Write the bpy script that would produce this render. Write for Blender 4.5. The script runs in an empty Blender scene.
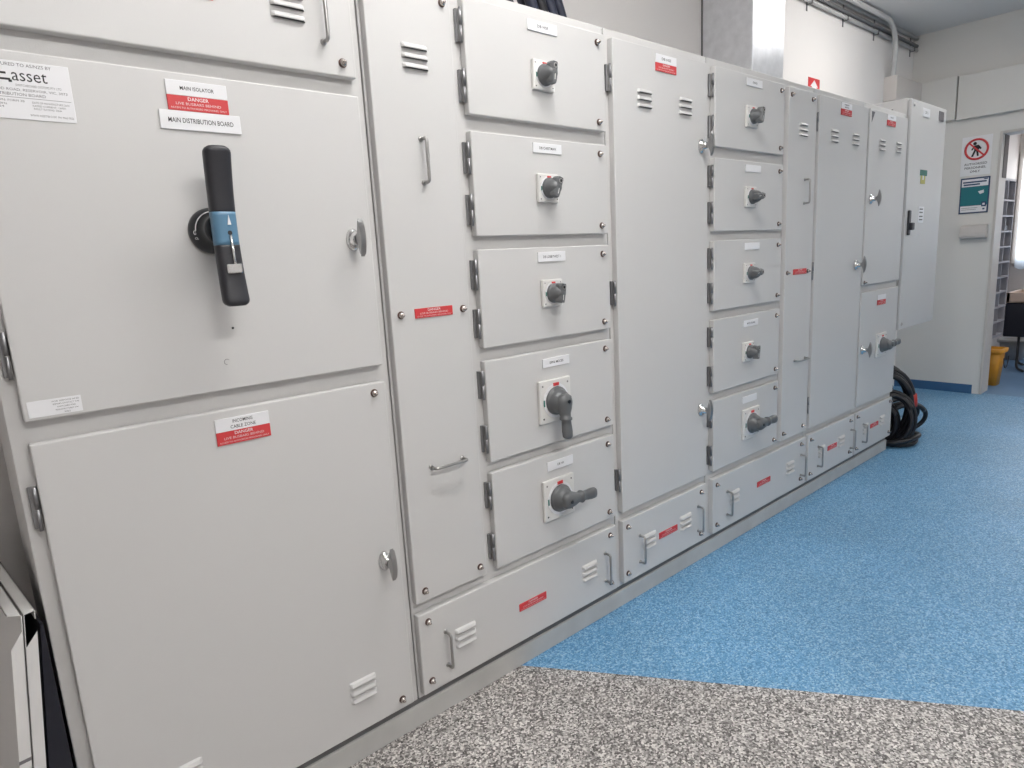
import bpy, bmesh, math, random
from mathutils import Vector, Matrix
random.seed(7)
PI = math.pi
scene = bpy.context.scene
COL = scene.collection
FLOOR = 0.02            # authored floor height; everything is lowered by this at the end

# ------------------------------------------------------------------ materials
def mat(name, col, rough=0.5, metal=0.0, bump=0.0, bscale=300.0, var=0.0, vscale=6.0, emit=None, spec=None, aniso=0):
    m = bpy.data.materials.new(name); m.use_nodes = True
    nt = m.node_tree; b = nt.nodes['Principled BSDF']
    b.inputs['Base Color'].default_value = (*col, 1)
    b.inputs['Roughness'].default_value = rough
    b.inputs['Metallic'].default_value = metal
    if spec is not None: b.inputs['Specular IOR Level'].default_value = spec
    tc = nt.nodes.new('ShaderNodeTexCoord')
    if var > 0:
        n = nt.nodes.new('ShaderNodeTexNoise'); n.inputs['Scale'].default_value = vscale
        n.inputs['Detail'].default_value = 4
        nt.links.new(tc.outputs['Object'], n.inputs['Vector'])
        r = nt.nodes.new('ShaderNodeValToRGB')
        r.color_ramp.elements[0].position = .3; r.color_ramp.elements[1].position = .7
        r.color_ramp.elements[0].color = (*[c*(1-var) for c in col], 1)
        r.color_ramp.elements[1].color = (*[min(1, c*(1+var)) for c in col], 1)
        nt.links.new(n.outputs['Fac'], r.inputs['Fac']); nt.links.new(r.outputs['Color'], b.inputs['Base Color'])
    if bump > 0:
        n2 = nt.nodes.new('ShaderNodeTexNoise'); n2.inputs['Scale'].default_value = bscale
        nt.links.new(tc.outputs['Object'], n2.inputs['Vector'])
        bp = nt.nodes.new('ShaderNodeBump'); bp.inputs['Strength'].default_value = bump; bp.inputs['Distance'].default_value = .001
        nt.links.new(n2.outputs['Fac'], bp.inputs['Height']); nt.links.new(bp.outputs['Normal'], b.inputs['Normal'])
    if emit:
        b.inputs['Emission Color'].default_value = (*emit[0], 1); b.inputs['Emission Strength'].default_value = emit[1]
    return m

def speckle(name, stops, scale, rough, tint=None):
    m = bpy.data.materials.new(name); m.use_nodes = True
    nt = m.node_tree; b = nt.nodes['Principled BSDF']
    tc = nt.nodes.new('ShaderNodeTexCoord')
    v = nt.nodes.new('ShaderNodeTexVoronoi'); v.inputs['Scale'].default_value = scale
    sep = nt.nodes.new('ShaderNodeSeparateColor')
    nt.links.new(tc.outputs['Object'], v.inputs['Vector']); nt.links.new(v.outputs['Color'], sep.inputs['Color'])
    r = nt.nodes.new('ShaderNodeValToRGB'); cr = r.color_ramp
    while len(cr.elements) < len(stops): cr.elements.new(.5)
    for e, (p, c) in zip(cr.elements, stops): e.position = p; e.color = (*c, 1)
    nt.links.new(sep.outputs['Red'], r.inputs['Fac'])
    # soft large-scale wear
    n = nt.nodes.new('ShaderNodeTexNoise'); n.inputs['Scale'].default_value = 1.6; n.inputs['Detail'].default_value = 5
    nt.links.new(tc.outputs['Object'], n.inputs['Vector'])
    mr = nt.nodes.new('ShaderNodeMapRange'); mr.inputs[1].default_value = .3; mr.inputs[2].default_value = .7
    mr.inputs[3].default_value = .9; mr.inputs[4].default_value = 1.08
    nt.links.new(n.outputs['Fac'], mr.inputs[0])
    mx = nt.nodes.new('ShaderNodeVectorMath'); mx.operation = 'SCALE'
    nt.links.new(r.outputs['Color'], mx.inputs[0]); nt.links.new(mr.outputs[0], mx.inputs['Scale'])
    nt.links.new(mx.outputs[0], b.inputs['Base Color'])
    b.inputs['Roughness'].default_value = rough
    bp = nt.nodes.new('ShaderNodeBump'); bp.inputs['Strength'].default_value = .25; bp.inputs['Distance'].default_value = .001
    nt.links.new(sep.outputs['Green'], bp.inputs['Height']); nt.links.new(bp.outputs['Normal'], b.inputs['Normal'])
    return m

M = {}
M['paint']   = mat('powder_coated_steel', (.60,.592,.586), .42, bump=.12, bscale=420)
M['frame']   = mat('powder_coated_frame', (.60,.592,.586), .42, bump=.12, bscale=420)
M['plinth']  = mat('plinth_paint', (.52,.515,.50), .5, bump=.1, var=.06, vscale=9)
M['plinth_shade'] = mat('recess_shade_grey', (.16,.16,.16), .6)
M['gap']     = mat('seal_and_slot_shade', (.05,.05,.05), .8)
M['chrome']  = mat('polished_chrome', (.72,.72,.72), .16, 1)
M['zinc']    = mat('die_cast_zinc', (.36,.36,.36), .28, 1)
M['steel']   = mat('brushed_steel', (.42,.41,.40), .35, 1)
M['hinge']   = mat('zinc_hinge', (.30,.30,.31), .4, .9)
M['bolt']    = mat('nickel_bolt', (.55,.50,.47), .25, 1)
M['washer']  = mat('brown_washer', (.10,.05,.04), .5)
M['white']   = mat('white_label', (.80,.80,.82), .45)
M['black']   = mat('black_ink', (.015,.015,.018), .5)
M['grayink'] = mat('faded_ink', (.16,.15,.16), .6)
M['red']     = mat('red_label', (.62,.045,.05), .45)
M['whiteink']= mat('white_engraving', (.75,.62,.62), .5)
M['plate']   = mat('switch_plate_plastic', (.70,.69,.67), .4)
M['knob']    = mat('grey_knob_plastic', (.115,.12,.125), .38)
M['grip']    = mat('dark_grip_plastic', (.024,.024,.030), .42)
M['base']    = mat('black_rotor_plastic', (.018,.020,.024), .35)
M['bluep']   = mat('blue_grip_plastic', (.10,.22,.34), .35)
M['wall']    = mat('painted_wall', (.78,.755,.74), .75, bump=.08, bscale=120)
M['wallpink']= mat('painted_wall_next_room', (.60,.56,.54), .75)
M['farwall'] = mat('painted_end_wall', (.71,.695,.665), .6, bump=.05, bscale=90)
M['ceil']    = mat('ceiling_paint', (.74,.73,.72), .85)
M['galv']    = mat('galvanised_steel', (.74,.75,.78), .30, .5, var=.07, vscale=22, bump=.02, bscale=3)
M['conduit'] = mat('grey_conduit', (.50,.50,.50), .45)
M['conduit_and_shade']= mat('dark_conduit_and_duct_shade', (.17,.17,.175), .5)
M['cable']   = mat('black_cable', (.012,.012,.016), .42)
M['navy']    = mat('navy_cable', (.016,.020,.040), .5)
M['cablered']= mat('red_cable_sleeve', (.55,.05,.04), .45)
M['jamb']    = mat('cream_door_frame', (.60,.565,.53), .5)
M['dark']    = mat('reveal_shade_strip', (.07,.05,.05), .6)
M['teal']    = mat('teal_print', (.015,.17,.20), .45)
M['navyink'] = mat('navy_print', (.03,.06,.14), .45)
M['cream']   = mat('cream_plastic', (.64,.60,.57), .4)
M['yellow']  = mat('yellow_bin_plastic', (.62,.28,.025), .5)
M['greyp']   = mat('grey_plastic', (.36,.36,.36), .5)
M['rack']    = mat('pale_lilac_rack', (.40,.39,.425), .5)
M['tan']     = mat('tan_tray', (.55,.42,.34), .5)
M['navybox'] = mat('dark_navy_panel', (.008,.009,.018), .5)
M['sheet']   = mat('white_sheet_metal', (.70,.69,.68), .4)
M['blueband']= mat('blue_coving_vinyl', (.045,.13,.27), .45, var=.06)
M['nextfloor']= mat('blue_vinyl_next_room', (.14,.26,.44), .4, var=.05)
M['glass']   = mat('frosted_bright_glass', (.8,.82,.85), .3, emit=((.93,.96,1.0), 1.6))
M['curtain'] = mat('pale_blue_curtain', (.62,.70,.80), .7, var=.15, vscale=8)
_nt=M['curtain'].node_tree; _t=_nt.nodes.new('ShaderNodeBsdfTranslucent'); _t.inputs['Color'].default_value=(.72,.80,.88,1)
_m=_nt.nodes.new('ShaderNodeMixShader'); _m.inputs[0].default_value=.7; _o=[n for n in _nt.nodes if n.type=='OUTPUT_MATERIAL'][0]
_nt.links.new(_nt.nodes['Principled BSDF'].outputs[0],_m.inputs[1]); _nt.links.new(_t.outputs[0],_m.inputs[2]); _nt.links.new(_m.outputs[0],_o.inputs['Surface'])
M['green']   = mat('green_sticker', (.02,.16,.13), .5)
M['olive']   = mat('yellow_sticker', (.45,.42,.10), .5)
M['lampbody']= mat('white_lamp_body', (.8,.8,.8), .5)
M['bluefloor'] = speckle('blue_speckled_vinyl', [(0,(.06,.19,.37)),(.35,(.11,.30,.53)),(.65,(.165,.385,.62)),(1,(.38,.58,.72))], 210, .38)
M['greyfloor'] = speckle('grey_speckled_vinyl', [(0,(.065,.056,.053)),(.3,(.19,.175,.168)),(.6,(.40,.375,.36)),(1,(.80,.77,.74))], 190, .42)

# ------------------------------------------------------------------ mesh builder
class MB:
    def __init__(s): s.bm = bmesh.new(); s.mats = []
    def mi(s, m):
        m = M[m]
        if m not in s.mats: s.mats.append(m)
        return s.mats.index(m)
    def box(s, x0,x1,y0,y1,z0,z1, m, bev=0, seg=1):
        if x0>x1: x0,x1=x1,x0
        if y0>y1: y0,y1=y1,y0
        if z0>z1: z0,z1=z1,z0
        i = s.mi(m); vs=[s.bm.verts.new((x,y,z)) for x in (x0,x1) for y in (y0,y1) for z in (z0,z1)]
        fs=[s.bm.faces.new([vs[k] for k in f]) for f in ((0,1,3,2),(4,6,7,5),(0,4,5,1),(2,3,7,6),(0,2,6,4),(1,5,7,3))]
        for f in fs: f.material_index=i
        if bev>0:
            es=list({e for f in fs for e in f.edges})
            r=bmesh.ops.bevel(s.bm, geom=es, offset=bev, segments=seg, affect='EDGES', profile=.5)
            for f in r['faces']: f.material_index=i
        return s
    def ring(s, c, u, v, r, n, r2=None):
        return [s.bm.verts.new(c + u*(math.cos(2*PI*k/n)*r) + v*(math.sin(2*PI*k/n)*(r2 or r))) for k in range(n)]
    def skin(s, rings, m, cap=True, smooth=True):
        i=s.mi(m); n=len(rings[0])
        for a,b in zip(rings, rings[1:]):
            for k in range(n):
                f=s.bm.faces.new((a[k],a[(k+1)%n],b[(k+1)%n],b[k])); f.material_index=i; f.smooth=smooth
        if cap:
            for rg in (rings[0][::-1], rings[-1]):
                f=s.bm.faces.new(rg); f.material_index=i
        return s
    def cyl(s, p0, p1, r0, m, r1=None, n=16):
        p0=Vector(p0); p1=Vector(p1); d=(p1-p0).normalized(); u=d.orthogonal().normalized(); v=d.cross(u)
        r1 = r0 if r1 is None else r1
        return s.skin([s.ring(p0,u,v,r0,n), s.ring(p1,u,v,r1,n)], m)
    def lathe(s, o, axis, prof, m, n=24):
        o=Vector(o); d=Vector(axis).normalized(); u=d.orthogonal().normalized(); v=d.cross(u)
        return s.skin([s.ring(o+d*h,u,v,max(r,1e-4),n) for r,h in prof], m)
    def tube(s, pts, r, m, n=10, closed=False):
        pts=[Vector(p) for p in pts]; N=len(pts); rings=[]; u=None
        for k in range(N):
            a = pts[k-1] if (k>0 or closed) else pts[k]; b = pts[(k+1)%N] if (k<N-1 or closed) else pts[k]
            d=(b-a).normalized()
            if u is None: u=d.orthogonal().normalized()
            u=(u-d*u.dot(d)).normalized(); v=d.cross(u)
            rr = r[k] if isinstance(r,(list,tuple)) else r
            rings.append(s.ring(pts[k],u,v,rr,n))
        if closed:
            rings.append(rings[0]); return s.skin(rings, m, cap=False)
        return s.skin(rings, m)
    def prism(s, poly, axis, a0, a1, m, smooth=False):
        """poly of 2D points in the plane normal to axis ('x': (y,z), 'y': (x,z), 'z': (x,y))"""
        i=s.mi(m)
        def P(p,a): return {'x':(a,p[0],p[1]),'y':(p[0],a,p[1]),'z':(p[0],p[1],a)}[axis]
        A=[s.bm.verts.new(P(p,a0)) for p in poly]; B=[s.bm.verts.new(P(p,a1)) for p in poly]; n=len(poly)
        fs=[s.bm.faces.new(A), s.bm.faces.new(B[::-1])]
        for k in range(n):
            f=s.bm.faces.new((A[k],B[k],B[(k+1)%n],A[(k+1)%n])); f.smooth=smooth; fs.append(f)
        for f in fs: f.material_index=i
        return s
    def quad(s, pts, m):
        f=s.bm.faces.new([s.bm.verts.new(p) for p in pts]); f.material_index=s.mi(m); return s
    def loft(s, A, B, m):
        i=s.mi(m); a=[s.bm.verts.new(p) for p in A]; b=[s.bm.verts.new(p) for p in B]; n=len(a)
        fs=[s.bm.faces.new(a[::-1]), s.bm.faces.new(b)]
        for k in range(n): fs.append(s.bm.faces.new((a[k],a[(k+1)%n],b[(k+1)%n],b[k])))
        for f in fs: f.material_index=i
        return s
    def text(s, txt, cx, cz, y, h, m, w=None, facing='-y', bold=False):
        """lettering in a vertical plane centred at (cx,cz); facing -y or -x"""
        V,F,W,H = glyphs(txt, bold); i=s.mi(m); sc=h/H; sx = (w/W if w else sc)
        vs=[]
        for (a,b) in V:
            lx=(a-W/2)*sx; lz=(b-H/2)*sc
            vs.append(s.bm.verts.new((cx+lx,y,cz+lz) if facing=='-y' else (y,cx-lx,cz+lz)))
        for f in F:
            try: q=s.bm.faces.new([vs[k] for k in f]); q.material_index=i
            except ValueError: pass
        return s
    def build(s, name, parent=None, loc=None, nocalc=False):
        if not nocalc: bmesh.ops.recalc_face_normals(s.bm, faces=s.bm.faces)
        loc = Vector(loc) if loc is not None else Vector((0,0,0))
        bmesh.ops.translate(s.bm, verts=s.bm.verts, vec=-loc)
        me=bpy.data.meshes.new(name); s.bm.to_mesh(me); s.bm.free()
        for m in s.mats: me.materials.append(m)
        return place(bpy.data.objects.new(name, me), loc, parent)

WP = {}
def place(o, loc, parent=None):
    COL.objects.link(o); loc=Vector(loc); WP[o.name]=loc
    if parent: o.parent=parent; o.location = loc-WP[parent.name]
    else: o.location=loc
    return o
def inst(proto, name, loc, parent, rot=None):
    o = proto.copy(); o.name=name; o.parent=None
    if rot is not None: o.rotation_euler=rot
    return place(o, loc, parent)
def empty(name, loc):
    o=bpy.data.objects.new(name, None); o.empty_display_size=.1; return place(o, loc)
def tag(o, label, cat, group=None):
    o['label']=label; o['category']=cat
    if group: o['group']=group
    return o
def structure(o): o['kind']='structure'; return o

_gc={}
def glyphs(txt, bold=False):
    k=(txt,bold)
    if k in _gc: return _gc[k]
    cu=bpy.data.curves.new('t','FONT'); cu.body=txt; cu.size=1; cu.resolution_u=2
    if bold: cu.offset=.007
    ob=bpy.data.objects.new('t',cu); COL.objects.link(ob)
    dg=bpy.context.evaluated_depsgraph_get(); dg.update()
    me=bpy.data.meshes.new_from_object(ob.evaluated_get(dg))
    V=[(v.co.x,v.co.y) for v in me.vertices]; F=[tuple(p.vertices) for p in me.polygons]
    x0=min(v[0] for v in V); x1=max(v[0] for v in V); z0=min(v[1] for v in V); z1=max(v[1] for v in V)
    V=[(a-x0,b-z0) for a,b in V]
    bpy.data.objects.remove(ob); bpy.data.meshes.remove(me); bpy.data.curves.remove(cu)
    _gc[k]=(V,F,x1-x0,z1-z0); return _gc[k]

# ------------------------------------------------------------------ prototype parts (kept unlinked, copied onto the doors)
def proto(mb, name):
    bmesh.ops.recalc_face_normals(mb.bm, faces=mb.bm.faces)
    me=bpy.data.meshes.new(name); mb.bm.to_mesh(me); mb.bm.free()
    for m in mb.mats: me.materials.append(m)
    return bpy.data.objects.new(name, me)

def p_bolt():
    b=MB(); b.lathe((0,0,0),(0,-1,0),[(.0105,0),(.0105,.002)],'washer',16)
    b.lathe((0,-.002,0),(0,-1,0),[(.008,0),(.0085,.004),(.007,.007),(.004,.0095),(.001,.010)],'bolt',16)
    b.lathe((0,-.012,0),(0,-1,0),[(.0042,0),(.0040,.003),(.002,.005)],'bolt',10)
    return proto(b,'bolt')
def p_vent():
    b=MB()
    for k in range(3):
        z=.0235*(1-k); w=.039
        A=[]; xs=[-w,-w+.006,w-.006,w]; ds=[.002,.010,.010,.002]
        sec=lambda x,d:[(x,.0005,z+.0075),(x,-d*.55,z+.004),(x,-d,z-.004),(x,-d*.9,z-.0062),(x,.0005,z-.0062)]
        i=b.mi('paint'); rg=[[b.bm.verts.new(p) for p in sec(x,d)] for x,d in zip(xs,ds)]
        for a,c in zip(rg,rg[1:]):
            for q in range(4):
                f=b.bm.faces.new((a[q],a[q+1],c[q+1],c[q])); f.material_index = b.mi('gap') if q==3 else i  # dark underside paints in the shade below each louvre
        b.bm.faces.new(rg[0]).material_index=i; b.bm.faces.new(rg[-1][::-1]).material_index=i
    return proto(b,'louvre_vent')
def p_bar():
    b=MB(); L=.055; d=.027
    pts=[(0,0,-L),(0,-d*.75,-L)]+[(0,-d+.008*(1-math.sin(t)),-L+.008*(1-math.cos(t))) for t in (.4,.8,1.2)]+[(0,-d,-L+.012)]
    pts+= [(x,y,-z) for x,y,z in pts[::-1]]
    b.tube(pts,.0046,'steel',10)
    for z in(-L,L): b.lathe((0,0,z),(0,-1,0),[(.0075,0),(.0075,.002),(.005,.004)],'steel',12)
    return proto(b,'bar_handle')
def p_hinge():
    b=MB()
    b.cyl((0,.0045,-.044),(0,.0045,-.001),.0036,'hinge',n=12); b.cyl((.0005,.0045,.001),(.0005,.0045,.044),.0046,'hinge',n=12)
    b.box(-.0095,-.001,.012,.0215,-.041,.043,'hinge',.001); b.box(-.003,.0055,.006,.0215,-.04,.042,'steel',.001)
    return proto(b,'hinge')
def p_tbase():
    b=MB(); n=20; v=Vector
    R=lambda y,rx,rz:[b.bm.verts.new((math.cos(2*PI*k/n)*rx,y,math.sin(2*PI*k/n)*rz)) for k in range(n)]
    b.skin([R(0,.017,.027),R(-.006,.017,.027),R(-.010,.013,.022),R(-.016,.011,.013),R(-.030,.010,.012)],'chrome')
    b.lathe((0,-.009,-.015),(0,-1,0),[(.0055,0),(.0055,.006)],'steel',12)
    return proto(b,'lock_base')
def p_twing():
    b=MB(); poly=[]
    for k in range(13):
        t=-1+2*k/12; poly.append((-.046-.0115*(1-t*t), .003+t*.047))
    poly += [(-.043,.030),(-.041,.013),(-.030,.009),(-.030,-.007),(-.041,-.010),(-.043,-.024)]
    b.prism(poly,'x',-.007,.007,'zinc')
    bmesh.ops.bevel(b.bm,geom=list(b.bm.edges),offset=.0022,segments=2,affect='EDGES')
    return proto(b,'t_handle')
def p_plate(w, t):
    b=MB(); b.box(-w/2,w/2,-t,0,-w/2,w/2,'plate',.0035,2)
    r=w*.40
    b.lathe((0,-t,0),(0,-1,0),[(r,0),(r,.0025)],'white',32)
    b.box(-w*.08,w*.10,-t-.004,-t-.0008,r*.86,r*1.04,'red',.0005)
    b.box(-r*1.0,-r*.90,-t-.003,-t-.0008,-w*.09,w*.06,'green',.0005)
    for sx,sz,c in ((-1,-1,'black'),(1,-1,'black'),(-1,1,'grayink'),(1,1,'grayink')):
        b.lathe((sx*w*.40,-t,sz*w*.38),(0,-1,0),[(w*.022,0),(w*.022,.0008)],c,10)
    return proto(b,'switch_plate')
def p_knob(r, t):
    b=MB(); b.lathe((0,-t-.002,0),(0,-1,0),[(r,0),(r,.006),(r*.93,.009),(r*.86,.011),(r*.84,.018),(r*.72,.030),(r*.5,.040),(r*.25,.045),(r*.05,.046)],'knob',28)
    return proto(b,'switch_knob')
def p_small_grip(t):
    # stubby bar across the knob, thick at one end with an eye hole; pointing up (+z)
    b=MB(); n=14; y0=-t-.024
    prof=[(-.030,.010),(-.022,.013),(-.004,.014),(.012,.0145),(.022,.0155),(.029,.012)]
    i=b.mi('knob'); rings=[]
    for z,hw in prof:
        rings.append([b.bm.verts.new(p) for p in ((-hw,y0,z),(-hw*.95,y0-.015,z),(-hw*.6,y0-.023,z),(hw*.6,y0-.023,z),(hw*.95,y0-.015,z),(hw,y0,z))])
    b.skin(rings,'knob',smooth=False)
    b.lathe((0,y0-.0225,.018),(0,-1,0),[(.0075,0),(.0075,.0015)],'steel',12); b.lathe((0,y0-.0242,.018),(0,-1,0),[(.0045,0),(.0045,.0006)],'black',10)
    b.box(-.0012,.0012,y0-.0234,y0-.022,-.022,.002,'plate')
    return proto(b,'switch_grip')
def p_long_grip(t):
    # pistol style lever pointing down (-z)
    b=MB(); y0=-t-.036
    prof=[(.026,.010,.010,0),(.018,.019,.016,0),(0,.022,.018,0),(-.022,.019,.017,-.001),(-.036,.014,.014,-.004),(-.048,.0125,.012,-.008),(-.052,.016,.013,-.010),(-.058,.016,.013,-.010),(-.061,.0115,.011,-.011),(-.075,.0125,.011,-.013),(-.095,.0145,.0105,-.016),(-.112,.0140,.0095,-.018),(-.118,.010,.006,-.019)]
    n=14; rings=[]
    for z,rx,ry,dy in prof:
        rings.append([b.bm.verts.new((math.copysign(abs(math.cos(2*PI*k/n))**.7,math.cos(2*PI*k/n))*rx*1.32,y0+dy+math.copysign(abs(math.sin(2*PI*k/n))**.8,math.sin(2*PI*k/n))*ry*1.32,z)) for k in range(n)])
    b.skin(rings,'knob')
    b.lathe((0,y0-.024,.003),(0,-1,0),[(.006,0),(.006,.003)],'base',12)
    return proto(b,'switch_grip')
T=.013
PB,PV,PH,PG,PTB,PTW = p_bolt(),p_vent(),p_bar(),p_hinge(),p_tbase(),p_twing()
SP,SK,SG = p_plate(.086,T),p_knob(.031,T),p_small_grip(T)
LP,LK,LG = p_plate(.142,T),p_knob(.047,T),p_long_grip(T)

# ------------------------------------------------------------------ switchboard builders
FY=.024      # frame plane behind the door faces
def door(cab, name, x0,x1,z0,z1):
    cx,cz=(x0+x1)/2,(z0+z1)/2
    b=MB(); b.box(x0,x1,0,.0238,z0,z1,'paint',.0035,3)
    return b.build(name,cab,(cx,0,cz))
def bolts(d, pts):
    for x,z in pts: inst(PB,'bolt',(x,0,z),d,(0,random.uniform(0,3),0))
def vent(d,x,z): inst(PV,'louvre_vent',(x,0,z),d)
def bar(d,x,z,horiz=False): inst(PH,'bar_handle',(x,0,z),d,(0,PI/2 if horiz else 0,0))
def hinge(cab,x,z): inst(PG,'hinge',(x,.002,z),cab)
def tlock(d,x,z,a=0):
    inst(PTB,'lock_base',(x,0,z),d); inst(PTW,'t_handle',(x,0,z),d,(0,a,0))
def small_switch(d,x,z,a): 
    inst(SP,'switch_plate',(x,0,z),d); inst(SK,'switch_knob',(x,0,z),d); inst(SG,'switch_grip',(x,0,z),d,(0,a,0))
def big_switch(d,x,z,a):
    inst(LP,'switch_plate',(x,0,z),d); inst(LK,'switch_knob',(x,0,z),d); inst(LG,'switch_grip',(x,0,z),d,(0,a,0))
def name_label(d,x0,x1,z0,z1,txt,th=.009,tw=None,ang=0,name='name_label'):
    cx,cz=(x0+x1)/2,(z0+z1)/2; b=MB(); b.box(x0,x1,-.0035,0,z0,z1,'white',.0006)
    if txt:
        lines=txt.split('\n'); n=len(lines)
        for k,t in enumerate(lines): b.text(t,cx,cz+(n-1-2*k)*th*.85,-.0038,th,'black',w=(tw[k] if isinstance(tw,list) else tw),bold=True)
    return b.build(name,d,(cx,0,cz))
def danger(d,x0,x1,z0,z1,name='danger_label'):
    cx,cz=(x0+x1)/2,(z0+z1)/2; h=z1-z0; w=x1-x0; b=MB(); b.box(x0,x1,-.003,0,z0,z1,'red',.0005)
    b.text('DANGER',cx,z1-h*.20,-.0033,h*.24,'white',w=w*.34,bold=True)
    b.text('LIVE BUSBARS BEHIND',cx,z1-h*.53,-.0033,h*.18,'whiteink',w=w*.74)
    b.text('ACCESS TO AUTHORISED PERSONNEL ONLY',cx,z1-h*.82,-.0033,h*.12,'whiteink',w=w*.92)
    return b.build(name,d,(cx,0,cz))
def body(cab, x0,x1, z0=.112, z1=2.112, y1=.62):
    b=MB(); b.box(x0,x1,FY,y1,z0,z1,'frame',.0025,2)
    return b.build('body',cab,((x0+x1)/2,(FY+y1)/2,z0))

# ---- cabinet A : main isolator cabinet
A=tag(empty('switchboard_cabinet',(.33,.3,.11)),'widest grey cabinet, at the left end, with the large black and blue handle','cabinet','switchboard cabinets')
body(A,-.071,.7435)
d=door(A,'door',-.044,.717,1.827,2.08); bolts(d,[(.683,1.857),(.683,2.05)]); vent(d,.56,1.96); bar(d,.639,1.951); danger(d,.275,.40,1.937,1.962)
name_label(d,.275,.40,1.962,1.99,'BUSBAR ZONE')
d=door(A,'door',-.044,.717,1.126,1.787)
tlock(d,.664,1.447)
hinge(A,-.0505,1.253); hinge(A,-.0505,1.66)
# manufacturer's plate
b=MB(); b.box(-.135+.098,.122,-.0015,0,1.671,1.769,'white',.0004); Y=-.0018
b.text('MANUFACTURED TO AS/NZS BY',.0375,1.7625,Y,.0055,'grayink',w=.115)
b.text('asset',.0605,1.744,Y,.0165,'black',w=.052)
for k,(xa,xb,z) in enumerate(((.000,.020,1.7555),(-.008,.027,1.7455),(-.014,.032,1.7355))): b.box(xa,xb,Y-.0002,Y+.0006,z,z+.0035,'black')
b.box(.029,.034,Y-.0002,Y+.0006,1.7325,1.7365,'black'); b.box(-.008,-.003,Y-.0002,Y+.0006,1.748,1.757,'black')
b.text('SWITCHBOARD SYSTEMS PTY LTD',.072,1.7285,Y,.0040,'grayink',w=.068)
b.text('HALWOOD ROAD, RESERVOIR, VIC, 3073',.049,1.7205,Y,.0050,'grayink',w=.130)
b.text('MAIN DISTRIBUTION BOARD',.030,1.7130,Y,.0050,'grayink',w=.100)
b.box(-.030,.118,Y-.0001,Y+.0005,1.7072,1.7078,'grayink')
b.text('INSTALLATION: FORM 3B',.012,1.7020,Y,.0036,'grayink',w=.070)
b.text('DATE OF MANUFACTURE: 2014',.086,1.7010,Y,.0034,'grayink',w=.056)
b.text('415V 50Hz',.006,1.6960,Y,.0034,'grayink',w=.030); b.text('RATED CURRENT: 1600A',.083,1.6955,Y,.0032,'grayink',w=.050)
b.text('IP54',.010,1.6910,Y,.0034,'grayink',w=.012); b.text('FAULT RATING: 50kA',.080,1.6905,Y,.0032,'grayink',w=.042)
b.text('WWW.ASSETSB.COM  PH: 9462 0022',.085,1.6790,Y,.0036,'grayink',w=.066)
o=b.build('maker_plate',d,(.05,0,1.72)); o['label']='white maker plate lettered asset'
# labels of the main isolator
name_label(d,.284,.403,1.742,1.771,'MAIN ISOLATOR',.0075,.066); danger(d,.284,.403,1.713,1.742)
name_label(d,.265,.424,1.675,1.712,'MAIN DISTRIBUTION BOARD',.0095,.128)
# sticker at the bottom left corner of the door (text half only)
b=MB(); b.box(-.036,.050,-.001,0,1.133,1.164,'white',.0002)
for k,t in enumerate(('FOR SERVICE AND','REPAIRS CONTACT THE','SWITCHBOARD','MANUFACTURER ON','9462')):
    b.text(t,.025,1.1590-.0056*k,-.0013,.0028,'grayink',w=(.044,.042,.030,.036,.010)[k])
b.build('service_sticker',d,(.007,0,1.148))
# scratches / screw dot on the door
b=MB(); b.lathe((.352,0,1.262),(0,-1,0),[(.0028,0),(.0022,.0012)],'black',10); b.build('screw',d,(.352,0,1.262))
b=MB(); b.tube([(.330+.006*math.cos(t),-.0003,1.189+.006*math.sin(t)) for t in [k*PI/10 for k in range(2,16)]],.0005,'grayink',6); b.build('scuff_mark',d,(.33,0,1.189))
# main isolator handle
hx,hz=.336,1.472
b=MB(); b.lathe((hx,0,hz),(0,-1,0),[(.048,0),(.048,.010),(.044,.018),(.040,.022),(.034,.024),(.030,.050),(.030,.066)],'base',40)
b.tube([(hx+.039*math.cos(t),-.0225,hz+.039*math.sin(t)) for t in [PI*(.5+.05*k) for k in range(11)]],.0012,'white',6)
b.text('0',hx-.041,hz-.004,-.0222,.009,'white'); b.text('OFF',hx-.036,hz-.016,-.0222,.005,'white')
b.build('handle_rotor',d,(hx,0,hz))
def grip_section(z0,z1,m,name,n=8,cap=.0):
    b=MB(); rings=[]
    for k in range(n+1):
        z=z0+(z1-z0)*k/n; t=(z-hz)/.158
        w=.0245+.0022*t*t; dy=-.083-.016*t*t*1.0; th=.0165
        w*= (1-.0) ; pts=[]
        e = max(0,(abs(t)-.90)/.10); w2=w*math.sqrt(1-.62*e**3); th2=th*math.sqrt(1-.6*e**3)
        for a in range(20):
            ang=2*PI*a/20; ca,sa=math.cos(ang),math.sin(ang)
            pts.append(b.bm.verts.new((hx+math.copysign(abs(ca)**.6,ca)*w2, dy+math.copysign(abs(sa)**.7,sa)*th2, z)))
        rings.append(pts)
    b.skin(rings,m); return b
b=grip_section(hz+.032,hz+.158,'grip','x',32); gu=b.build('handle_grip',d,(hx,-.08,hz))
b=grip_section(hz-.158,hz-.034,'grip','x',32); b.build('handle_grip',d,(hx,-.08,hz))
b=grip_section(hz-.034,hz+.032,'bluep','x',8)
b.prism([(hx+.002,hz+.006),(hx+.009,hz+.006),(hx+.0055,hz+.026)],'y',-.1006,-.098,'white')
b.lathe((hx+.0045,-.0985,hz-.010),(0,-1,0),[(.0045,0),(.0045,.0015)],'black',12)
o=b.build('handle_hub',d,(hx,-.08,hz)); o['label']='blue middle of the isolator handle'
b=MB(); b.tube([(hx+.0045,-.1015,hz-.015),(hx+.005,-.104,hz-.05),(hx+.0055,-.106,hz-.088)],.0028,'chrome',8)
b.box(hx-.013,hx+.017,-.112,-.100,hz-.092,hz-.072,'chrome',.003,2)
b.build('handle_lock_slide',d,(hx,-.1,hz-.06))

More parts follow.
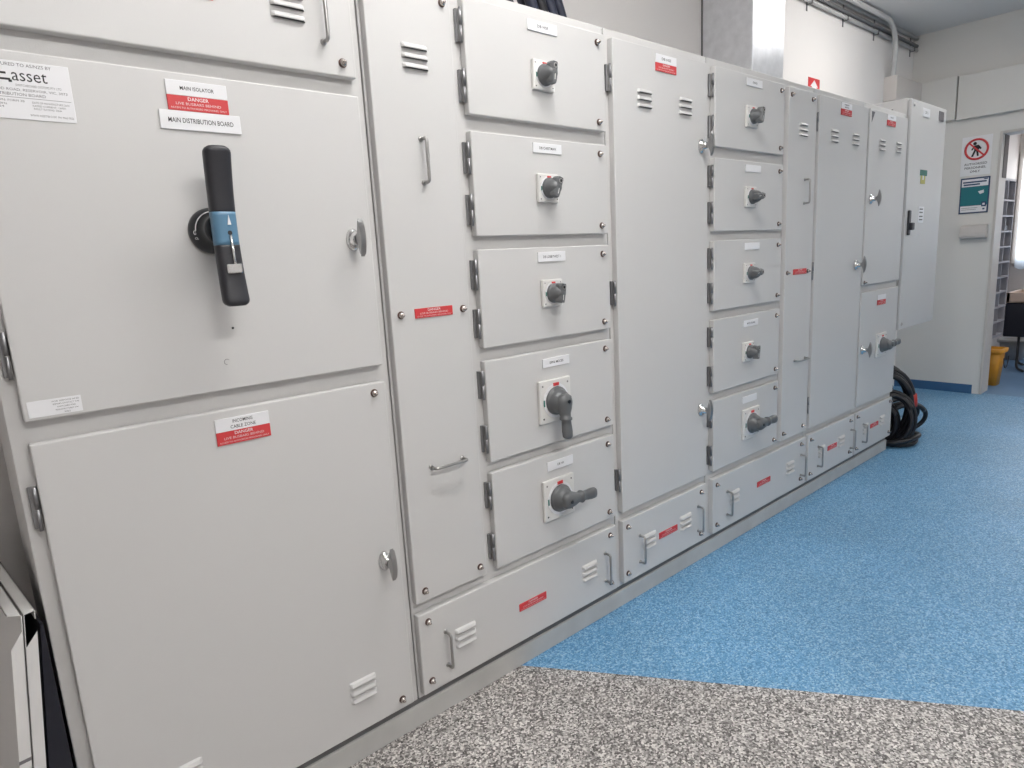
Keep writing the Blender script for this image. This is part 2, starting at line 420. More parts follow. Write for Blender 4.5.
d=door(A,'door',-.044,.717,.13,1.083); bolts(d,[(.683,1.056),(.680,.160)]); vent(d,.566,.255); vent(d,.116,.262)
tlock(d,.665,.593); hinge(A,-.0505,.956); hinge(A,-.0505,.28)
b=MB(); name_label(d,.285,.405,1.034,1.064,'INCOMING\nCABLE ZONE',.0075,[.044,.056]); danger(d,.285,.405,1.004,1.034)

# ---- cabinet B + C
BC=tag(empty('switchboard_cabinet',(1.19,.3,.11)),'second grey cabinet from the left: tall panel beside five stacked doors','cabinet','switchboard cabinets')
body(BC,.7475,1.647)
d=door(BC,'panel',.753,1.012,.421,2.08)
bolts(d,[(.783,2.047),(.985,2.047),(.783,1.249),(.988,1.249),(.785,.455),(.987,.455)])
vent(d,.888,1.902); bar(d,.888,1.646); bar(d,.894,.814,True); danger(d,.826,.950,1.236,1.262)
def stack_doors(cab, x0,x1, names, sw, swx, lab, scale=1):
    zs=[(1.780,2.08),(1.449,1.737),(1.124,1.412),(.773,1.086),(.422,.738)]
    cz=[1.914,1.589,1.268,.920,.584]; lz=[(2.036,2.066),(1.693,1.722),(1.367,1.397),(1.031,1.060),(.683,.714)]
    for k,(z0,z1) in enumerate(zs):
        d=door(cab,'door',x0,x1,z0,z1)
        bx=x1-.035
        bolts(d,[(bx,z1-.030),(bx,z0+.027)])
        hinge(cab,x0-.0065,z1-.072); hinge(cab,x0-.0065,z0+.074)
        name_label(d,lab[0],lab[1],lz[k][0],lz[k][1],names[k][0],.008,names[k][1])
        kind,a=sw[k]
        if kind=='s': small_switch(d,swx,cz[k],a)
        else: big_switch(d,swx+.0+( -.008 if x0<2 else .033),cz[k],a)
stack_doors(BC,1.055,1.628,[('DB HSE',.046),('DB CHESTMAN',.070),('DB LOBBYWEST 1',.078),('GPHL MCCBS',.064),('DB HH',.030)],
            [('s',.12),('s',.35),('s',.15),('b',.05),('b',-PI/2)],1.338,(1.288,1.410))
d=door(BC,'panel',.753,1.628,.13,.386); bolts(d,[(.786,.357),(.783,.167),(1.593,.357),(1.592,.168)])
vent(d,.915,.259); vent(d,1.477,.259); bar(d,.843,.245); bar(d,1.563,.240); danger(d,1.135,1.257,.240,.266)

# ---- cabinet D
D=tag(empty('switchboard_cabinet',(1.95,.3,.11)),'grey cabinet with one tall plain door, between the two stacks of five small doors','cabinet','switchboard cabinets')
body(D,1.653,2.252)
d=door(D,'door',1.669,2.230,.420,2.08); vent(d,1.835,1.907); vent(d,2.081,1.907); tlock(d,2.184,1.772); tlock(d,2.182,.722)
name_label(d,1.900,2.023,2.036,2.065,'DB HSE',.009,.055); danger(d,1.900,2.023,2.008,2.036)
for z in (1.955,1.243,.549): hinge(D,1.6625,z)
d=door(D,'panel',1.669,2.230,.13,.386); bolts(d,[(1.697,.356),(1.693,.167),(2.190,.356),(2.186,.167)])
vent(d,1.829,.259); vent(d,2.075,.259); bar(d,1.768,.242); bar(d,2.168,.242); danger(d,1.891,2.014,.240,.266)

# ---- cabinet E + F
EF=tag(empty('switchboard_cabinet',(2.72,.3,.11)),'grey cabinet with five stacked doors left of a narrow panel, two louvred cabinets beyond','cabinet','switchboard cabinets')
body(EF,2.258,3.177)
stack_doors(EF,2.283,2.848,[('SPARE',.036),('',None),('',None),('MECH BOARD',.070),('',None)],
            [('s',.2),('s',PI/2-.1),('s',PI/2-.1),('s',.1),('b',-PI/2-.05)],2.550,(2.516,2.642))
d=door(EF,'panel',2.888,3.165,.420,2.08)
bolts(d,[(2.912,2.046),(3.119,2.047),(2.910,1.248),(3.120,1.247),(2.911,.457),(3.117,.456)])
vent(d,3.031,1.905); bar(d,3.060,1.626); bar(d,3.062,.812,True); danger(d,2.968,3.103,1.236,1.262)
d=door(EF,'panel',2.283,3.165,.13,.386); bolts(d,[(2.314,.354),(2.313,.167),(3.110,.357),(3.106,.169)])
vent(d,2.462,.259); vent(d,2.995,.262); bar(d,2.400,.244); bar(d,3.112,.243); danger(d,2.664,2.789,.244,.270)

# ---- cabinet G
G=tag(empty('switchboard_cabinet',(3.48,.3,.11)),'tall single-door grey cabinet, chrome handle at right, second from the row end','cabinet','switchboard cabinets')
body(G,3.183,3.783)
d=door(G,'door',3.197,3.777,.420,2.08); vent(d,3.366,1.903); vent(d,3.622,1.906); tlock(d,3.690,1.251)
name_label(d,3.430,3.556,2.040,2.070,'PRIMARY\nMAINS',.007,[.06,.045]); danger(d,3.430,3.556,2.010,2.040)
for z in (1.955,1.243,.549): hinge(G,3.1905,z)
d=door(G,'panel',3.197,3.777,.13,.386); bolts(d,[(3.213+.01,.356),(3.219,.167),(3.721,.358),(3.720,.169)])
vent(d,3.356,.261); vent(d,3.608,.262); bar(d,3.312,.242); bar(d,3.738,.245); danger(d,3.430,3.544,.244,.270)

# ---- cabinet H
H=tag(empty('switchboard_cabinet',(4.08,.3,.11)),'rightmost floor-standing grey cabinet of the row, black cables piled beside it','cabinet','switchboard cabinets')
body(H,3.789,4.390)
d=door(H,'door',3.800,4.362,1.130,2.08); vent(d,3.983,1.903); vent(d,4.230,1.906); tlock(d,3.852,1.605); bolts(d,[(3.826,1.146)])
name_label(d,4.036,4.162,2.042,2.072,'TENANT',.008,.05); danger(d,4.036,4.162,2.012,2.042)
b=MB(); b.prism([(3.822,2.066),(3.862,2.066),(3.822,2.010)],'y',-.0012,0,'grayink'); b.build('corner_sticker',d,(3.84,0,2.04))
d=door(H,'door',3.800,4.362,.420,1.090); tlock(d,3.832,.759); big_switch(d,4.105,.757,-PI/2-.1)
name_label(d,4.030,4.156,1.030,1.060,''); danger(d,4.030,4.156,1.000,1.030)
d=door(H,'panel',3.800,4.362,.13,.386); bolts(d,[(3.822,.360),(3.822,.165),(4.325,.363),(4.328,.160)])
vent(d,3.952,.262); vent(d,4.211,.262); bar(d,3.912,.242); danger(d,4.024,4.144,.246,.272)

# ---- plinth
b=MB(); b.box(-.071,4.390,FY+.004,.61,FLOOR,.088,'plinth',.002); b.box(-.068,4.386,FY+.012,.60,.088,.1115,'plinth_shade')  # dark grey upper band stands in for the shade under the panels
for a,c in ((.744,.747),(1.6475,1.6525),(2.2525,2.2575),(3.1775,3.1825),(3.7835,3.7885)): b.box(a,c,FY+.03,.60,.1115,2.10,'gap')
tag(b.build('plinth',None,(2.16,.3,FLOOR)),'long low grey plinth running under all the switchboard cabinets','plinth')

# ------------------------------------------------------------------ room shell
XF,YW,ZC = 6.5,.70,3.075
XL,YN = -2.6,-4.2
def slab(name,*a,m='wall'):
    b=MB(); b.box(*a,m); return structure(b.build(name))
slab('wall_back',XL,XF+.0,YW,YW+.12,FLOOR,ZC,m='wall')
slab('wall_left',XL-.12,XL,YN,YW+.12,FLOOR,ZC)
slab('wall_front',XL-.12,XF+.12,YN-.12,YN,FLOOR,ZC)
slab('ceiling',XL-.12,XF+.14,YN-.12,YW+.12,ZC,ZC+.1,m='ceil')
# end wall with the doorway (opening from y=-.95 to y=0)
OP0,OP1,OH = -.95,.035,2.19
b=MB(); b.box(XF,XF+.20,OP1,YW+.12,FLOOR,ZC,'farwall'); b.box(XF,XF+.20,YN,OP0,FLOOR,ZC,'farwall'); b.box(XF,XF+.20,OP0,OP1,OH,ZC,'farwall')
structure(b.build('wall_right'))
b=MB()
b.box(XF-.003,XF+.203,OP1-.020,OP1-.001,FLOOR,OH,'jamb',.003); b.box(XF-.003,XF+.203,OP0+.001,OP0+.020,FLOOR,OH,'jamb',.003)
b.box(XF-.003,XF+.203,OP0+.02,OP1-.02,OH-.020,OH-.001,'jamb',.003); b.box(XF+.075,XF+.195,OP1-.0235,OP1-.0205,1.83,OH-.021,'dark')  # last box: dark strip painted in for shade on the door reveal
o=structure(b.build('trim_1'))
b=MB(); b.box(XF-.006,XF,OP1+.05,YW,FLOOR,.098,'blueband'); structure(b.build('baseboard_right'))
# floor: blue speckled vinyl plus the grey speckled sheet, meeting along a slanted seam
P0=Vector((1.168,.011,0)); dr=Vector((.866,-1.18,0))
sA=P0+dr*((YW+.1-P0.y)/dr.y); sB=P0+dr*((YN-.1-P0.y)/dr.y)
b=MB(); i=b.mi('bluefloor')
b.quad([(sA.x,sA.y,FLOOR),(sB.x,sB.y,FLOOR),(XF+.06,YN-.1,FLOOR),(XF+.06,YW+.1,FLOOR)],'bluefloor')
b.quad([(XL-.1,YW+.1,FLOOR),(XL-.1,YN-.1,FLOOR),(sB.x,sB.y,FLOOR),(sA.x,sA.y,FLOOR)],'greyfloor')
b.box(XL-.1,XF+.06,YN-.1,YW+.1,FLOOR-.1,FLOOR-.002,'gap')
structure(b.build('floor'))
# boxing across the end wall
b=MB(); b.box(XF-.055,XF-.001,.345,YW-.001,2.335,2.675,'farwall',.003); b.box(XF-.050,XF-.001,YN+.01,.335,2.325,2.665,'farwall',.003)
structure(b.build('trim_2'))

# ------------------------------------------------------------------ wall cabinet K beyond the row
K=tag(empty('wall_cabinet',(4.72,.35,.805)),'pale grey wall-mounted cabinet with green and yellow sticker, hung clear of the floor','cabinet')
kx0,kx1,ky=4.402,5.045,.0
b=MB(); b.box(kx0,kx1,ky+.022,YW-.002,.805,2.205,'frame',.004,2); b.box(kx0-.0015,kx0+.001,ky+.10,YW-.05,2.150,2.154,'gap'); b.build('body',K,(4.72,.35,.805))
b=MB(); b.box(kx0+.004,kx1-.002,ky,ky+.020,.812,2.198,'paint',.004,2); d=b.build('door',K,(4.72,ky,1.5))
b=MB(); b.box(4.44,4.475,ky-.012,ky,1.40,1.55,'grip',.004); b.box(4.445,4.490,ky-.030,ky-.010,1.43,1.475,'grip',.006,2); b.build('latch',d,(4.45,ky,1.47))
b=MB(); b.box(4.60,4.72,ky-.003,ky,2.115,2.165,'white'); b.text('DB G',4.66,2.14,ky-.0035,.016,'black'); b.build('name_label',d,(4.66,ky,2.14))
b=MB(); b.box(4.895,4.985,ky-.003,ky,2.115,2.175,'grayink'); b.build('warning_label',d,(4.94,ky,2.14))
b=MB(); b.box(4.615,4.74,ky-.002,ky,1.765,1.800,'green'); b.box(4.63,4.71,ky-.002,ky,1.715,1.765,'olive'); b.box(4.66,4.68,ky-.0024,ky,1.74,1.765,'white'); b.build('test_sticker',d,(4.67,ky,1.76))
b=MB(); b.box(4.630,4.72,ky-.003,ky,1.475,1.575,'white'); [b.box(4.64,4.70,ky-.0034,ky,z,z+.008,'grayink') for z in (1.555,1.535,1.51,1.49)]; b.build('notice_sticker',d,(4.67,ky,1.52))
b=MB(); b.lathe((4.655,ky,1.40),(0,-1,0),[(.008,0),(.006,.003)],'white',12); b.build('screw_cap',d,(4.655,ky,1.40))
for x,z in ((4.445,.845),(4.445,2.165)):
    b=MB(); b.lathe((x,ky,z),(0,-1,0),[(.010,0),(.010,.004),(.004,.008)],'steel',12); b.build('screw',d,(x,ky,z))

# ------------------------------------------------------------------ duct, trunking, conduits
b=MB(); dx0,dx1,dy0=3.268,3.605,.394
b.box(dx0,dx1,dy0,YW-.003,2.1135,ZC-.001,'galv',.004,2)
b.box(dx0-.004,dx0,YW-.010,YW-.001,2.1135,ZC-.001,'conduit_and_shade')  # dark strip stands in for the shadow line beside the duct
b.bm.verts.ensure_lookup_table()
o=b.build('cable_duct',None,(3.44,.55,2.02)); tag(o,'shiny galvanised square cable duct rising up the wall above the tall cabinets','duct')
b=MB(); b.box(5.875,XF-.055,.602,YW,2.48,2.668,'cream',.003); o=b.build('cable_trunking',None,(6.2,.65,2.48))
tag(o,'small white box trunking high in the far corner above the wall cabinet','trunking')
def pipe(pts,r,m,label,group=None,name='conduit',cat='conduit',n=12):
    b=MB(); b.tube(pts,r,m,n); p=pts[0]
    return tag(b.build(name,None,p),label,cat,group)
X0=3.625
yp=.64
pipe([(X0,yp,3.046),(5.55,yp,3.046)]+[(5.55+.15*math.sin(t),yp,3.046-.15*(1-math.cos(t))) for t in [k*PI/16 for k in range(1,9)]]+[(5.702+.17,yp,2.896-.03) if False else (5.70,yp,2.80),(5.86,yp,2.72),(5.93,yp,2.66)] if False else
     [(X0,yp-.02,3.046),(5.66,yp-.02,3.046)]+[(5.66+.20*math.sin(t),yp-.02+.0*t,3.046-.20*(1-math.cos(t))) for t in [k*PI/16 for k in range(1,9)]]+[(5.872,yp-.012,2.77),(5.895,yp,2.68),(5.90,yp+.01,2.655)],.019,'conduit','thick pale grey conduit bending down into the white box trunking','conduits along the wall top')
pipe([(X0,yp+.035,3.050),(XF-.01,yp+.035,3.050)],.015,'conduit','uppermost thin conduit, tight under the ceiling, running on to the corner','conduits along the wall top')
pipe([(X0,yp+.035,2.992),(XF-.01,yp+.035,2.992)],.014,'conduit_and_shade','dark thin conduit between the thick pale one and the lowest one','conduits along the wall top')
pipe([(X0,yp+.035,2.955),(XF-.01,yp+.035,2.955)],.013,'conduit','lowest thin conduit of the run along the wall top','conduits along the wall top')
for k,x in enumerate((4.50,5.06,5.62,6.40)):
    b=MB(); b.box(x-.007,x+.007,YW-.006,YW-.0005,2.90,3.065,'conduit_and_shade',.001); b.box(x-.006,x+.006,YW-.042,YW-.004,2.936,2.940,'conduit_and_shade'); b.box(x-.006,x+.006,YW-.042,YW-.038,2.936,2.965,'conduit_and_shade')
    tag(b.build('conduit_bracket',None,(x,YW,2.9)),['dark bracket clamping the conduits nearest the duct','dark bracket clamping the conduits, midway between duct and bend','dark bracket clamping the conduits beside the downward bend','dark bracket clamping the conduits in the far corner'][k],'bracket','conduit brackets')
# red sign on the back wall just over the cabinets
b=MB(); sx0,sx1=4.555,4.725; b.box(sx0,sx1,YW-.004,YW-.001,2.30,2.500,'red',.0005)
b.prism([(sx0+.05,2.305),(sx1-.05,2.305),(sx1-.05,2.445),(sx1-.03,2.445),(4.64,2.488),(sx0+.03,2.445),(sx0+.05,2.445)],'y',YW-.005,YW-.0035,'white')
tag(b.build('wall_sign',None,(4.64,YW,2.40)),'small red sign with a white arrow on the wall just above the cabinet tops','sign')
# cables rising from the top of the second cabinet
cabs=[(x,.24,-.56) for x in (1.43,1.475,1.590,1.636,1.682)]+[(x,.292,-.56) for x in (1.612,1.660,1.706,1.792)]
where=['leftmost','second from the left','third from the left','fourth from the left','middle','front middle','third from the right','second from the right','rightmost']
order=sorted(range(len(cabs)),key=lambda k:cabs[k][0])
for rank,k in enumerate(order):
    x,y,s=cabs[k]; pts=[(x,y,2.1135),(x,y,2.128),(x+s*.04,y,2.16),(x+s*.14,y+.01,2.32),(x+s*.42,y+.06,2.62),(x+s*.55,y+.14,2.85),(x+s*.56,y+.20,3.07)]
    pipe(pts,.020,'navy' if k%3 else 'cable','%s of the dark cables rising from the top of the second cabinet'%where[rank],'dark cables above the second cabinet','cable','cable')

# ------------------------------------------------------------------ signs and dispenser on the end wall
xs=XF-.003
b=MB(); b.box(xs-.002,XF-.0002,.080,.290,1.868,2.180,'white',.0005)
cy,cz,R=.185,2.075,.078
b.tube([(xs-.004,cy+R*math.cos(t),cz+R*math.sin(t)) for t in [k*2*PI/36 for k in range(36)]],.0085,'red',6,closed=True)
def yz(poly,m,d): b.prism(poly,'x',xs-d,xs-.001,m)
yz([(cy+.014+.013*math.cos(t),cz+.046+.013*math.sin(t)) for t in [k*PI/6 for k in range(12)]],'black',.0045)
yz([(cy+.022,cz+.030),(cy-.012,cz+.034),(cy-.024,cz+.010),(cy-.010,cz-.012),(cy+.016,cz-.008)],'black',.0045)
yz([(cy+.016,cz-.005),(cy+.002,cz-.008),(cy+.022,cz-.058),(cy+.036,cz-.056)],'black',.0045)
yz([(cy+.004,cz-.006),(cy-.012,cz-.010),(cy-.018,cz-.054),(cy-.006,cz-.056)],'black',.0045)
yz([(cy+.022,cz+.028),(cy+.014,cz+.018),(cy+.030,cz-.006),(cy+.038,cz-.002)],'black',.0045)
yz([(cy-.018,cz+.028),(cy-.034,cz+.006),(cy-.028,cz-.004),(cy-.010,cz+.014)],'black',.0045)
c=.7071*R; w=.006
yz([(cy+c+w*.7,cz+c-w*.7),(cy+c-w*.7,cz+c+w*.7),(cy-c-w*.7,cz-c+w*.7),(cy-c+w*.7,cz-c-w*.7)],'red',.0058)
for k,t in enumerate(('AUTHORISED','PERSONNEL','ONLY')): b.text(t,cy,1.960-.030*k,xs-.0025,.018,'black',w=(.160,.150,.070)[k],facing='-x',bold=True)
tag(b.build('warning_sign',None,(XF,cy,2.02)),'white sign with a crossed-out walking figure, reading authorised personnel only','sign')
b=MB(); PO=1; b.box(xs-.004,XF-.0002,.052,.258,1.560,1.850,'navyink',.001)
b.box(xs-.005,xs-.003,.062,.248,1.778,1.838,'white'); b.box(xs-.005,xs-.003,.060,.250,1.625,1.776,'teal'); b.box(xs-.005,xs-.003,.062,.248,1.570,1.622,'white')
b.text('SMALL CAPS LOCK',.165,1.812,xs-.0055,.016,'navyink',w=.15,facing='-x',bold=True) if False else b.box(xs-.0056,xs-.0045,.075,.240,1.808,1.820,'navyink')
b.box(xs-.0056,xs-.0045,.120,.235,1.788,1.800,'navyink'); b.box(xs-.0056,xs-.0045,.068,.095,1.828,1.836,'navyink')
yz([(.13,1.735),(.09,1.745),(.088,1.722),(.115,1.712)],'white',.0056)
b.box(xs-.0058,xs-.0045,.066,.100,1.610,1.650,'navyink'); b.box(xs-.0062,xs-.0045,.076,.092,1.622,1.638,'white')
b.box(xs-.0058,xs-.0045,.075,.090,1.585,1.597,'navyink'); b.box(xs-.0056,xs-.0045,.125,.240,1.603,1.606,'grayink'); b.box(xs-.0056,xs-.0045,.135,.240,1.590,1.593,'grayink')
bmesh.ops.translate(b.bm,verts=b.bm.verts,vec=(0,.022,0))
tag(b.build('poster',None,(XF,.155,1.70)),'teal and white poster on the end wall below the crossed-out figure sign','poster')
b=MB(); pr=[(0,.06),(-.050,.055),(-.062,.045),(-.066,-.01),(-.060,-.040),(-.048,-.052),(0,-.055)]
b.prism([(XF+p[0],1.405+p[1]) for p in pr],'y',.058,.248,'cream'); bmesh.ops.bevel(b.bm,geom=list(b.bm.edges),offset=.006,segments=2,affect='EDGES')
tag(b.build('wall_dispenser',None,(XF,.14,1.40)),'small cream plastic dispenser box on the end wall below the poster','dispenser')

# ------------------------------------------------------------------ next room
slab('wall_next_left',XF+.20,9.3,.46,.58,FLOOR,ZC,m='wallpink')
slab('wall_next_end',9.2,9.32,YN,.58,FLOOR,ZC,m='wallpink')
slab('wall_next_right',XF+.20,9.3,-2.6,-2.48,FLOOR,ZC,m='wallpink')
slab('ceiling_next',XF+.2,9.32,-2.6,.58,ZC,ZC+.1,m='ceil')
slab('floor_next',XF+.06,9.32,YN,.58,FLOOR-.1,FLOOR,m='nextfloor')
# bright window with a hanging curtain on the end wall of the next room
b=MB(); b.box(9.17,9.198,-.95,.445,1.03,2.26,'jamb',.004); b.box(9.155,9.175,-.90,.405,1.08,2.20,'glass'); structure(b.build('window_1'))
b=MB(); i=b.mi('curtain'); rows=[]
for k in range(60):
    y=.40-k*.02; xx=9.12+.015*math.sin(k*1.1)+.006*math.sin(k*2.3)
    zb=1.00-.03*math.sin(k*.5)
    rows.append([b.bm.verts.new((xx,y,1.62)),b.bm.verts.new((xx-.01*math.sin(k*.7),y,zb))])
for a,c in zip(rows,rows[1:]): f=b.bm.faces.new((a[0],c[0],c[1],a[1])); f.material_index=i; f.smooth=True
tag(b.build('curtain',None,(9.12,-.3,1.3)),'pale blue curtain hanging across the lower part of the bright window beyond the doorway','curtain')
# pigeonhole rack (front faces the doorway side), divided in cells
rk=tag(empty('pigeonhole_rack',(7.45,.2,.41)),'pale grey pigeonhole rack on the wall just inside the doorway','rack')
ry0,ry1=.10,.458; rx0,rx1=6.72,7.46; rz0,rz1=.43,1.86
b=MB(); b.box(rx0,rx1,ry1-.012,ry1,rz0,rz1,'rack'); b.box(rx0,rx0+.014,ry0,ry1,rz0,rz1,'rack'); b.box(rx1-.014,rx1,ry0,ry1,rz0,rz1,'rack'); b.box(rx0,rx1,ry0,ry1,rz0,rz0+.02,'rack'); b.box(rx0,rx1,ry0,ry1,rz1-.02,rz1,'rack')
b.box(7.20,7.212,ry0,ry1,rz0,rz1,'rack'); b.box(6.96,6.972,ry0,ry1,rz0,rz1,'rack'); b.build('frame',rk,(7.3,.2,.41))
for k in range(9):
    z=.567+.137*k; b=MB(); b.box(rx0+.01,rx1-.01,ry0-.004,ry1,z,z+.014,'rack'); b.build('shelf',rk,(7.3,.2,z))
for k,(x,z,m) in enumerate(((7.33,1.404,'black'),(7.12,.856,'black'),(7.12,.719,'white'))):
    b=MB(); b.box(x-.05,x+.06,ry0+.02,ry1-.03,z,z+.05,m,.006); b.lathe((x,ry0+.05,z+.05),(0,0,1),[(.02,0),(.015,.02)],m,12)
    tag(b.build('small_box',None,(x,.2,z)),['small black box in an upper compartment of the rack','small black box in a lower compartment of the rack','small white box in the rack, a shelf below the lower black one'][k],'box')
# yellow bin
def tapered_bin(name,x,y,w0,d0,w1,d1,h,m,label,cat='bin',z=FLOOR,rim=.02):
    t=empty(name,(x,y,z)); tag(t,label,cat)
    b=MB()
    def rr(w,d,zz,n=24,e=.35): return [b.bm.verts.new((x+math.copysign(abs(math.cos(2*PI*k/n))**e,math.cos(2*PI*k/n))*w/2,y+math.copysign(abs(math.sin(2*PI*k/n))**e,math.sin(2*PI*k/n))*d/2,zz)) for k in range(n)]
    b.skin([rr(w0,d0,z),rr(w1,d1,z+h),rr(w1-.02,d1-.02,z+h),rr(w0-.02,d0-.02,z+.02)],m); b.build('body',t,(x,y,z))
    b=MB(); b.skin([rr(w1+.03,d1+.03,z+h-.03),rr(w1+.035,d1+.035,z+h),rr(w1-.01,d1-.01,z+h+.004),rr(w1-.012,d1-.012,z+h-.03)],m,cap=False); b.build('rim',t,(x,y,z+h))
    return t
yb=tapered_bin('waste_bin',7.02,.085,.15,.15,.20,.20,.335,'yellow','yellow plastic bin on the floor just inside the doorway, under the rack')
b=MB(); b.tube([(7.03+.08*math.cos(t),-.032,.30+.10*math.sin(t)-.02) for t in [PI+k*PI/10 for k in range(11)]],.005,'black',6); b.build('bail_handle',yb,(7.03,-.03,.25))
tapered_bin('storage_bucket',8.62,.24,.18,.18,.24,.24,.22,'greyp','grey round bucket on the floor beyond the doorway, behind the yellow bin','bucket',z=FLOOR)
# black crate on a dark stand with tan tray
t=tag(empty('side_table',(7.95,-.10,FLOOR)),'dark side table with black drawer box beyond the doorway, behind the rack','table')
b=MB(); b.box(7.85,8.35,-.42,.185,.36,.695,'navybox',.01); b.box(7.81,8.34,-.425,-.418,.55,.555,'grayink'); b.build('drawer_box',t,(7.95,-.1,.36))
for (x,y) in ((7.84,-.38),(8.31,-.38),(7.90,.06),(8.31,.14)):
    b=MB(); b.tube([(x,y,.36),(x,y,.07),(x-.01,y-.01,.045),(x-.04,y-.03,.035),(x-.12,y-.08,.032)],.012,'base',8); b.build('leg',t,(x,y,.03))
b=MB(); b.box(7.85,8.33,-.40,.18,.70,.711,'tan')
for a in ((7.85,7.88,-.40,.18),(8.30,8.33,-.40,.18),(7.85,8.33,-.40,-.37),(7.85,8.33,.15,.18)): b.box(*a,.70,.80,'tan',.004)
tag(b.build('tray',None,(8.06,-.14,.70)),'tan wooden tray lying on top of the dark side table beyond the doorway','tray')

# ------------------------------------------------------------------ black and red cable coils on the floor beside the right end
def coil(cx,cy,cz,rx,rz,turn,tilt,n_turns,r,m,label,red=None,jit=.012):
    t=empty('cable_coil',(cx,cy,FLOOR)); tag(t,label,'cable','cable coils beside the last cabinet')
    pts=[]; N=40
    for k in range(int(N*n_turns)+1):
        a=2*PI*k/N+.5; g=1+.10*math.sin(a*.37+cx*9)
        lx=math.cos(a)*rx*g; lz=math.sin(a)*rz*g; off=(k/N-n_turns/2)*r*1.9+jit*math.sin(a*1.7)
        v=Vector((lx,off,lz)); v=Matrix.Rotation(tilt,3,'X')@v; v=Matrix.Rotation(turn,3,'Z')@v
        p=Vector((cx,cy,cz))+v; p.z=max(p.z,FLOOR+r+.001); p.x=max(p.x,4.392+r); pts.append(p)
    b=MB(); b.tube(pts,r,m,10); b.build('cable',t,(cx,cy,FLOOR))
    if red:
        a0,a1=red; b=MB(); b.tube(pts[a0:a1],r*1.35,'cablered',10); o=b.build('sleeve',t,(cx,cy,FLOOR)); o['label']='red cable sleeve'
coil(4.57,.12,.27,.16,.25,-1.05,.10,5.0,.017,'cable','largest black cable coil beside the last cabinet, with a red sleeve',(77,80))
coil(4.62,.30,.30,.19,.28,-.9,.12,4.2,.016,'cable','tall black cable coil nearest the end wall, behind the largest one',(60,64))
coil(4.50,.05,.20,.13,.17,-1.2,-.1,4.0,.015,'cable','small black cable coil against the corner of the last cabinet')
coil(4.88,.12,.13,.17,.115,-.55,.3,3.4,.015,'cable','low black cable coil spreading out to the right on the floor')
coil(4.53,.13,.17,.10,.13,-1.1,.05,6.0,.016,'cable','tight inner coil of black cable in the middle of the cable pile')
coil(4.62,.05,.05,.17,.13,.3,1.45,2.0,.015,'cable','flat black cable loops lying on the floor at the foot of the pile')

# ------------------------------------------------------------------ folded sheet-metal covers standing beside the left end
def cover(px,side,label,seam=None):
    t=empty('metal_cover',(px,.3,FLOOR)); tag(t,label,'metal cover','white metal covers beside the left cabinet')
    ux,uy=-.1124,.9937; nx,ny=uy*side,-ux*side         # along, and outward of the plate
    th=.0012; top=.758; L=.62; fl=.020; drop=.040
    def W(a,n,z): return (px+ux*a+nx*n+.105*(z-.758), 0+uy*a+ny*n, z)
    b=MB(); b.loft([W(0,0,FLOOR+.002),W(L,0,FLOOR+.002),W(L,0,top),W(0,0,top)],[W(0,th,FLOOR+.002),W(L,th,FLOOR+.002),W(L,th,top),W(0,th,top)],'sheet'); b.build('plate',t,(px,.3,FLOOR))
    zt=top-drop-.0
    for a in (0,L-th):
        zi,zo = (zt+.012,zt-.020) if side<0 else (zt-.028,zt+.0)
        b=MB(); b.loft([W(a,0,FLOOR+.004),W(a,fl,FLOOR+.004),W(a,fl,zo),W(a,0,zi)],[W(a+th,0,FLOOR+.004),W(a+th,fl,FLOOR+.004),W(a+th,fl,zo),W(a+th,0,zi)],'sheet')
        if seam and a==0: b.loft([W(-.001,0,.462),W(-.001,fl,.462),W(-.001,fl,.469),W(-.001,0,.469)],[W(0,0,.462),W(0,fl,.462),W(0,fl,.469),W(0,0,.469)],'grayink')
        b.build('end_flange',t,(px,a,FLOOR))
    b=MB(); hl=.003 if side<0 else .018; q=.024 if side<0 else .008; b.loft([W(.004,0,top-th),W(L,0,top-th),W(L,fl,top-th),W(q,fl,top-th)],[W(.004,0,top),W(L,0,top),W(L,fl,top),W(q,fl,top)],'sheet')
    b.loft([W(q,fl-th,top-hl),W(L,fl-th,top-hl),W(L,fl-th,top),W(q,fl-th,top)],[W(q,fl,top-hl),W(L,fl,top-hl),W(L,fl,top),W(q,fl,top)],'sheet'); b.build('top_flange',t,(px,.3,top))
cover(-.1065,-1,'left one of two white folded metal covers standing at the bottom left corner',True)
cover(-.1040,1,'right one of two white folded metal covers, beside the dark panel')
b=MB(); b.loft([(-.158,.012,FLOOR+.001),(-.0765,.012,FLOOR+.001),(-.0765,.58,FLOOR+.001),(-.222,.58,FLOOR+.001)],[(-.0815,.012,.725),(-.0770,.012,.725),(-.137,.58,.725),(-.1445,.58,.725)],'navybox')
tag(b.build('dark_panel',None,(-.08,.3,FLOOR)),'dark navy panel slipped between the white metal covers and the left cabinet side','panel')

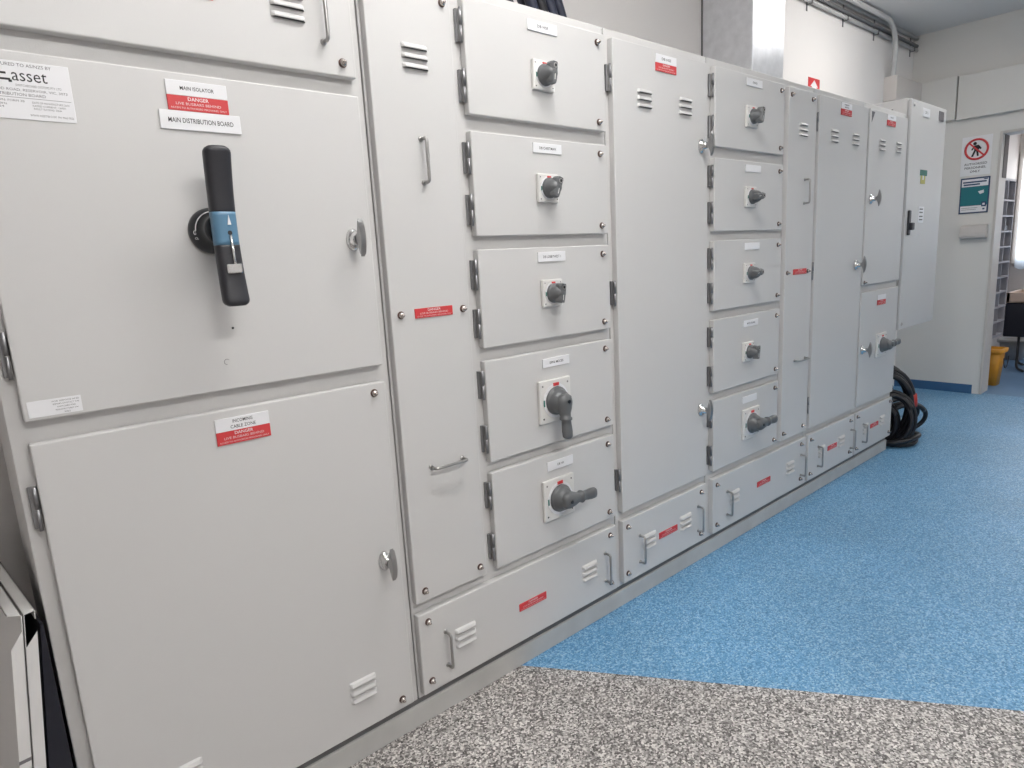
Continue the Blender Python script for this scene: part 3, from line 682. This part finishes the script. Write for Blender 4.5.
# ------------------------------------------------------------------ ceiling luminaires (out of frame, they light the room)
def lamp(x,y,strength,length=1.2,wid=.22,temp=(1,.985,.96),z=ZC):
    lx,ly=length/2,wid/2
    t=tag(empty('ceiling_light',(x,y,z)),LAB.pop(0),'light','ceiling lights')
    b=MB(); b.box(x-lx,x+lx,y-ly,y+ly,z-.030,z-.001,'lampbody',.004)
    for q in (-1,1): b.box(x+q*lx-.012,x+q*lx+.012,y-ly,y+ly,z-.095,z-.001,'lampbody',.003)
    b.build('housing',t,(x,y,z))
    nm='lamp_diffuser_%d'%len(LAB); M[nm]=mat(nm,(.8,.8,.8),.5,emit=(temp,strength))
    b=MB(); pr=[(y-ly+.01,z-.031),(y-ly+.01,z-.070),(y-ly+.04,z-.090),(y+ly-.04,z-.090),(y+ly-.01,z-.070),(y+ly-.01,z-.031)]
    b.prism(pr,'x',x-lx+.013,x+lx-.013,nm); b.build('diffuser',t,(x,y,z))
LAB=['long white ceiling light close above the second cabinet','long white ceiling light out over the grey floor','long white ceiling light close above the right end cabinets','unseen ceiling light added as fill out over the blue floor','white ceiling light in the next room']
lamp(1.10,-.75,15)
lamp(.45,-2.6,27)
lamp(4.6,-.25,8)
lamp(4.8,-2.9,10.5)  # fill lamp added to brighten the far end
lamp(7.9,-1.2,9)

w=bpy.data.worlds.new('world'); scene.world=w; w.use_nodes=True
w.node_tree.nodes['Background'].inputs[0].default_value=(.8,.86,1,1); w.node_tree.nodes['Background'].inputs[1].default_value=.15

# ------------------------------------------------------------------ camera
R=[[0.7535430703348036,-0.6552133502974705,-0.0535565751552632],[-0.162936201577524,-0.10721928468343629,-0.9807934640929561],[0.6368866738799656,0.7477964232222138,-0.1875523234998115]]
cd=bpy.data.cameras.new('camera'); cd.sensor_width=36; cd.sensor_fit='HORIZONTAL'; cd.lens=644.2034*36/1024; cd.clip_start=.02
cam=bpy.data.objects.new('camera',cd); COL.objects.link(cam)
r,dn,f=[Vector(v) for v in R]
mw=Matrix((( r.x,-dn.x,-f.x,-.11248097),( r.y,-dn.y,-f.y,-1.48987488),( r.z,-dn.z,-f.z,1.37519327),(0,0,0,1)))
cam.matrix_world=mw; scene.camera=cam

for o in list(COL.objects):
    if o.parent is None:
        o.location.z -= FLOOR

vs=scene.view_settings; vs.view_transform='Standard'; vs.look='None'; vs.gamma=1; vs.use_curve_mapping=False; vs.exposure=1.18
scene.display_settings.display_device='sRGB'
